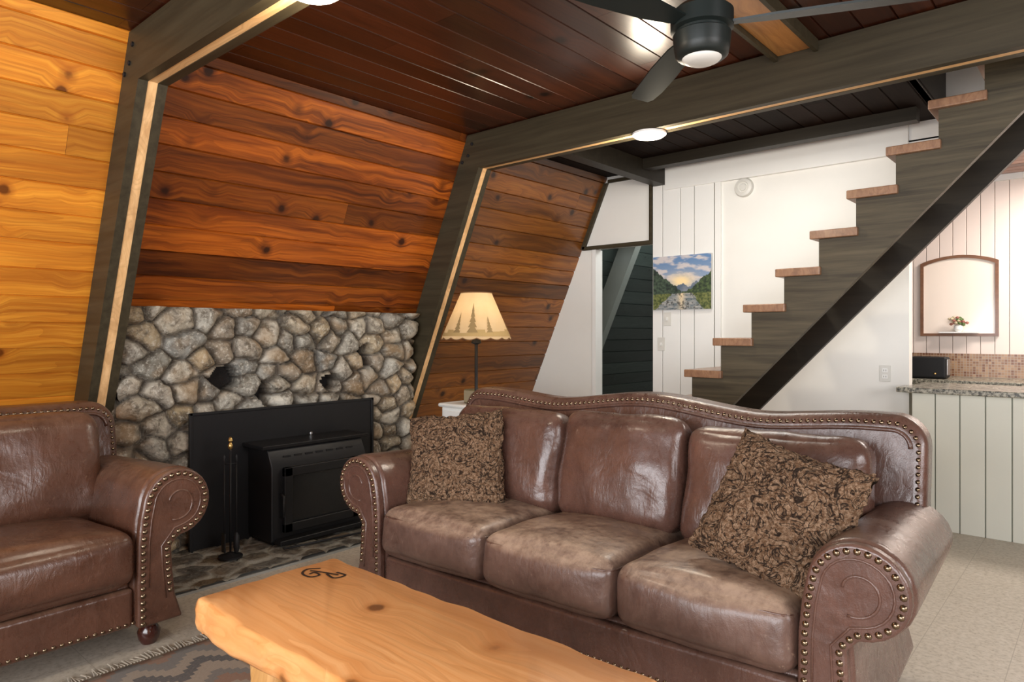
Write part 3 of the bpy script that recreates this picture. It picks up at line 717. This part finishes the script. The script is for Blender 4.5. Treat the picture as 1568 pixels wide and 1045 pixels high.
# ------------------------------------------------------------ floor lamp + side table
lx,ly=-3.25,3.32
fl=empty('floor_lamp'); 
lathe('base',[(.13,0),(.13,.015),(.05,.03),(.015,.05)],(lx,ly,0),BLACKM,fl,28); tube('pole',[(lx,ly,.04),(lx,ly,1.38)],.011,BLACKM,fl,10)
lathe('socket_cup',[(.011,0),(.035,.01),(.03,.03),(.014,.05)],(lx,ly,1.22),BLACKM,fl,16)
SH=M('parchment_shade',(.72,.55,.30),.7); v=SH.coord(); SH.col(SH.mix(SH.noise(v,9,4,.6),(.76,.60,.38),(.58,.42,.22)))
tr=SH.n.new('ShaderNodeBsdfTranslucent'); tr.inputs[0].default_value=(.85,.64,.36,1); mx=SH.n.new('ShaderNodeMixShader'); mx.inputs[0].default_value=.3
SH.lk(SH.b.outputs[0],mx.inputs[1]); SH.lk(tr.outputs[0],mx.inputs[2]); SH.lk(mx.outputs[0],SH.n['Material Output'].inputs[0])
vv=[];ff=[];n_=96; rows=8; zb,ztp=1.265,1.57; rb,rt=.235,.105
def shp(a,t,o=0):
    r=rb+(rt-rb)*t; z_=zb+(ztp-zb)*t
    if t==0: z_-= .012*abs(math.sin(a*8))
    return (lx+(r+o)*math.cos(a),ly+(r+o)*math.sin(a),z_)
for j in range(rows+1):
    for k in range(n_): vv.append(shp(2*math.pi*k/n_,j/rows))
for j in range(rows):
    for k in range(n_): l=(k+1)%n_; ff.append((j*n_+k,j*n_+l,(j+1)*n_+l,(j+1)*n_+k))
ob=mk('shade',vv,ff,SH.m,fl,True)
LACE=plain('leather_lace',(.22,.11,.04),.7)
tube('lace_bottom',[shp(2*math.pi*k/n_,0,.001) for k in range(n_)],.0035,LACE,fl,6,True); tube('lace_top',[shp(2*math.pi*k/n_,1,.001) for k in range(n_)],.0035,LACE,fl,6,True)
TR=plain('tree_print',(.30,.20,.08),.8); TR2=plain('hill_print',(.46,.31,.12),.8)
def patch(fa,fb_,t0,t1,mat,nt=6,na=10,o=.003):
    vv=[];ff=[]
    for j in range(nt+1):
        t=t0+(t1-t0)*j/nt; a,b=fa(t),fb_(t)
        for i in range(na+1): vv.append(shp(a+(b-a)*i/na,max(t,.001),o))
    for j in range(nt):
        for i in range(na): q=j*(na+1)+i; ff.append((q,q+1,q+na+2,q+na+1))
    mk('printed_tree',vv,ff,mat,fl,True)
for s_ in range(24):
    a0=s_*2*math.pi/24; patch(lambda t:a0,lambda t:a0+2*math.pi/24,.04,.15+.04*math.sin(s_*1.9),TR2,3,4,.002)
ac=math.atan2(-ly,-lx)
for q_ in range(3):
  for da,hh,b_,wd in ((-.12,.62,.12,.17),(.42,.34,.12,.11),(-.62,.42,.12,.12)):
    A=ac+da+q_*2.094
    for k in range(5):
        t0=b_+hh*k/5.5; t1=t0+hh/3.2; w_=wd*(1-k/5.6)
        patch(lambda t:A-w_*(1-(t-t0)/(t1-t0)),lambda t:A+w_*(1-(t-t0)/(t1-t0)),t0,t1,TR,4,8,.004+.0003*k)
lathe('spider_ring',[(.012,0),(.012,.01)],(lx,ly,1.375),BLACKM,fl,10)
for k in range(3):
    a=k*2.094; tube('spider_arm',[(lx,ly,1.38),(lx+rt*math.cos(a),ly+rt*math.sin(a),1.565)],.003,BLACKM,fl,6)
BUL=M('bulb_glow',(1,.9,.7),.4); BUL.set('Emission Color',(1,.78,.45,1)); BUL.set('Emission Strength',1.5)
lathe('bulb',[(.012,0),(.03,.04),(.03,.06),(.012,.085)],(lx,ly,1.27),BUL.m,fl,16)
ws=empty('white_end_table'); 
box('top',-3.87,-3.46,3.53,3.89,.735,.765,WHITE2,ws,.015,3); box('body',-3.84,-3.49,3.55,3.87,.08,.735,WHITE2,ws,.006); box('plinth',-3.82,-3.51,3.57,3.85,0,.08,WHITE,ws)
box('drawer',-3.81,-3.52,3.535,3.555,.52,.71,WHITE2,ws,.004); lathe('pull',[(.008,0),(.014,.015),(.004,.022)],(-3.66,3.53,.62),BRASS,ws,10)
rd=empty('desk_clock'); KH=plain('khaki_plastic',(.16,.13,.07),.4)
box('case',-3.68,-3.49,3.62,3.76,.767,.875,KH,rd,.012,3); box('face',-3.67,-3.50,3.615,3.622,.78,.865,plain('dial_tan',(.30,.25,.16),.4),rd,.003)
for k,(a,b) in enumerate(((0,.02),(.02,0))): box('hand_%d'%k,-3.587,-3.583+a,3.611,3.615,.82,.824+b,BLACKM,rd)
# ------------------------------------------------------------ ceiling fan
F=Vector((-.661,.750,0)); Rr=Vector((.750,.661,0)); fc=2.5*F+.695*Rr
cf=empty('ceiling_fan'); cx,cy=fc.x,fc.y
FB=plain('fan_black',(.012,.017,.016),.4,spec=.35)
lathe('canopy',[(.03,0),(.055,.02),(.07,.06),(.07,.075)],(cx,cy,2.65),FB,cf,32); tube('downrod',[(cx,cy,2.5),(cx,cy,2.67)],.014,FB,cf,12)
lathe('motor_housing',[(.082,0),(.094,.010),(.100,.04),(.104,.085),(.094,.092),(.094,.100),(.112,.106),(.112,.165),(.09,.185),(.03,.20)],(cx,cy,2.305),FB,cf,48)
LD=M('fan_diffuser',(.72,.72,.68),.4); LD.set('Emission Color',(1,.95,.85,1)); LD.set('Emission Strength',.08)
lathe('light_diffuser',[(.045,-.018),(.062,-.010),(.070,-.002),(.072,.006)],(cx,cy,2.305),LD.m,cf,40)
for k,(a,b) in enumerate(((-.085,.996),(.95,-.31),(-.86,-.51))):
    d=(Rr*a+F*b).normalized(); w_=Vector((0,0,1)).cross(d); pit=math.radians(12)
    ww=w_*math.cos(pit)+Vector((0,0,1))*math.sin(pit); up=d.cross(ww)
    c0=Vector((cx,cy,2.425)); prof=[(.09,.026,.026),(.16,.036,.036),(.25,.050,.050),(.45,.058,.060),(.65,.056,.060),(.76,.046,.060),(.80,.030,.048)]
    vv=[];ff=[]
    for s_,l_,r_ in prof:
        for th in (.004,-.004): vv+=[c0+d*s_-ww*l_+up*th,c0+d*s_+ww*r_+up*th]
    for i in range(len(prof)-1):
        a_=4*i; b_=a_+4; ff+=[(a_,a_+1,b_+1,b_),(a_+3,a_+2,b_+2,b_+3),(a_+1,a_+3,b_+3,b_+1),(a_+2,a_,b_,b_+2)]
    ff+=[(0,2,3,1),(4*len(prof)-4,4*len(prof)-3,4*len(prof)-1,4*len(prof)-2)]
    ob=mk('blade_%d'%k,vv,ff,FB,cf); fixn(ob)
# ------------------------------------------------------------ puck lights
def puck(name,x_,y_,z_,p):
    e=empty(name); PM=M(name+'_lens',(1,1,1),.3); PM.set('Emission Color',(1,.95,.86,1)); PM.set('Emission Strength',16)
    lathe('rim',[(.10,0),(.10,-.012),(.085,-.022),(.08,-.02)],(x_,y_,z_),WHITE2,e,36); lathe('lens',[(.08,-.019),(.06,-.026),(.02,-.028)],(x_,y_,z_),PM.m,e,32)
    l=bpy.data.lights.new(name+'_l','POINT'); l.energy=p; l.color=(1,.86,.66); l.shadow_soft_size=.08; o=bpy.data.objects.new(name+'_lamp',l); o.location=(x_,y_,z_-.12); COL.objects.link(o); o.parent=e
puck('disc_light',-2.09,3.617,2.498,26); puck('disc_light.001',-2.08,1.317,2.498,16)
# ------------------------------------------------------------ front wall w/ windows behind camera
wf=empty('wall_front'); 
box('sill',-4.8,4.8,YF-.1,YF,0,.3,WHITE,wf); box('head',-3.6,3.6,YF-.1,YF,2.45,ZC,WHITE,wf)
for a,b in ((-4.8,-3.1),(3.1,4.8)): box('pier',a,b,YF-.1,YF,.3,ZC,WHITE,wf)
w1=empty('window_1')
for xx in (-3.1,-1.05,1.0,3.04): box('mullion',xx,xx+.06,YF-.08,YF-.02,.3,2.45,WHITE2,w1)
box('rail_low',-3.1,3.1,YF-.08,YF-.02,.3,.36,WHITE2,w1); box('rail_top',-3.1,3.1,YF-.08,YF-.02,2.39,2.45,WHITE2,w1)
def area(name,loc,rot,sx,sy,e,c):
    l=bpy.data.lights.new(name,'AREA'); l.shape='RECTANGLE'; l.size=sx; l.size_y=sy; l.energy=e; l.color=c
    o=bpy.data.objects.new(name,l); o.location=loc; o.rotation_euler=rot; COL.objects.link(o); return o
area('window_daylight',(0,YF-.15,1.4),(math.radians(90),0,0),6.0,2.1,370,(.98,.98,1))
area('fill_right',(3.3,1.2,1.9),(0,math.radians(68),0),1.4,2.6,125,(.98,.98,1))  # added soft fill from the right; that wall has no window
area('kitchen_ceiling_light',(.2,6.2,kz-.06),(0,0,0),1.2,.5,62,(1,.9,.82))
area('rear_ceiling_area',(-1.9,4.3,2.7),(0,0,0),.8,.5,16,(1,.97,.9))  # area light just below the rear ceiling boards, facing down
area('side_room_fill',(-3.0,6.3,2.6),(0,math.radians(25),0),.5,.5,18,(.97,1,.98))  # added fill so the dark green boards show; no fixture behind it
pl=bpy.data.lights.new('lamp_bulb','POINT'); pl.energy=2; pl.color=(1,.78,.5); pl.shadow_soft_size=.04; o=bpy.data.objects.new('lamp_bulb',pl); o.location=(lx,ly,1.42); COL.objects.link(o)
W=bpy.data.worlds.new('World'); S.world=W; W.use_nodes=True; bg=W.node_tree.nodes['Background']; bg.inputs[0].default_value=(.75,.85,1,1); bg.inputs[1].default_value=1.0
cd=bpy.data.cameras.new('Camera'); cd.lens=24; cd.sensor_width=36; cd.sensor_fit='HORIZONTAL'; cd.shift_y=-.0081; cd.clip_start=.05
cam=bpy.data.objects.new('Camera',cd); cam.location=(0,0,1.3); cam.rotation_euler=(math.pi/2,0,math.atan2(.661,.750)); COL.objects.link(cam); S.camera=cam
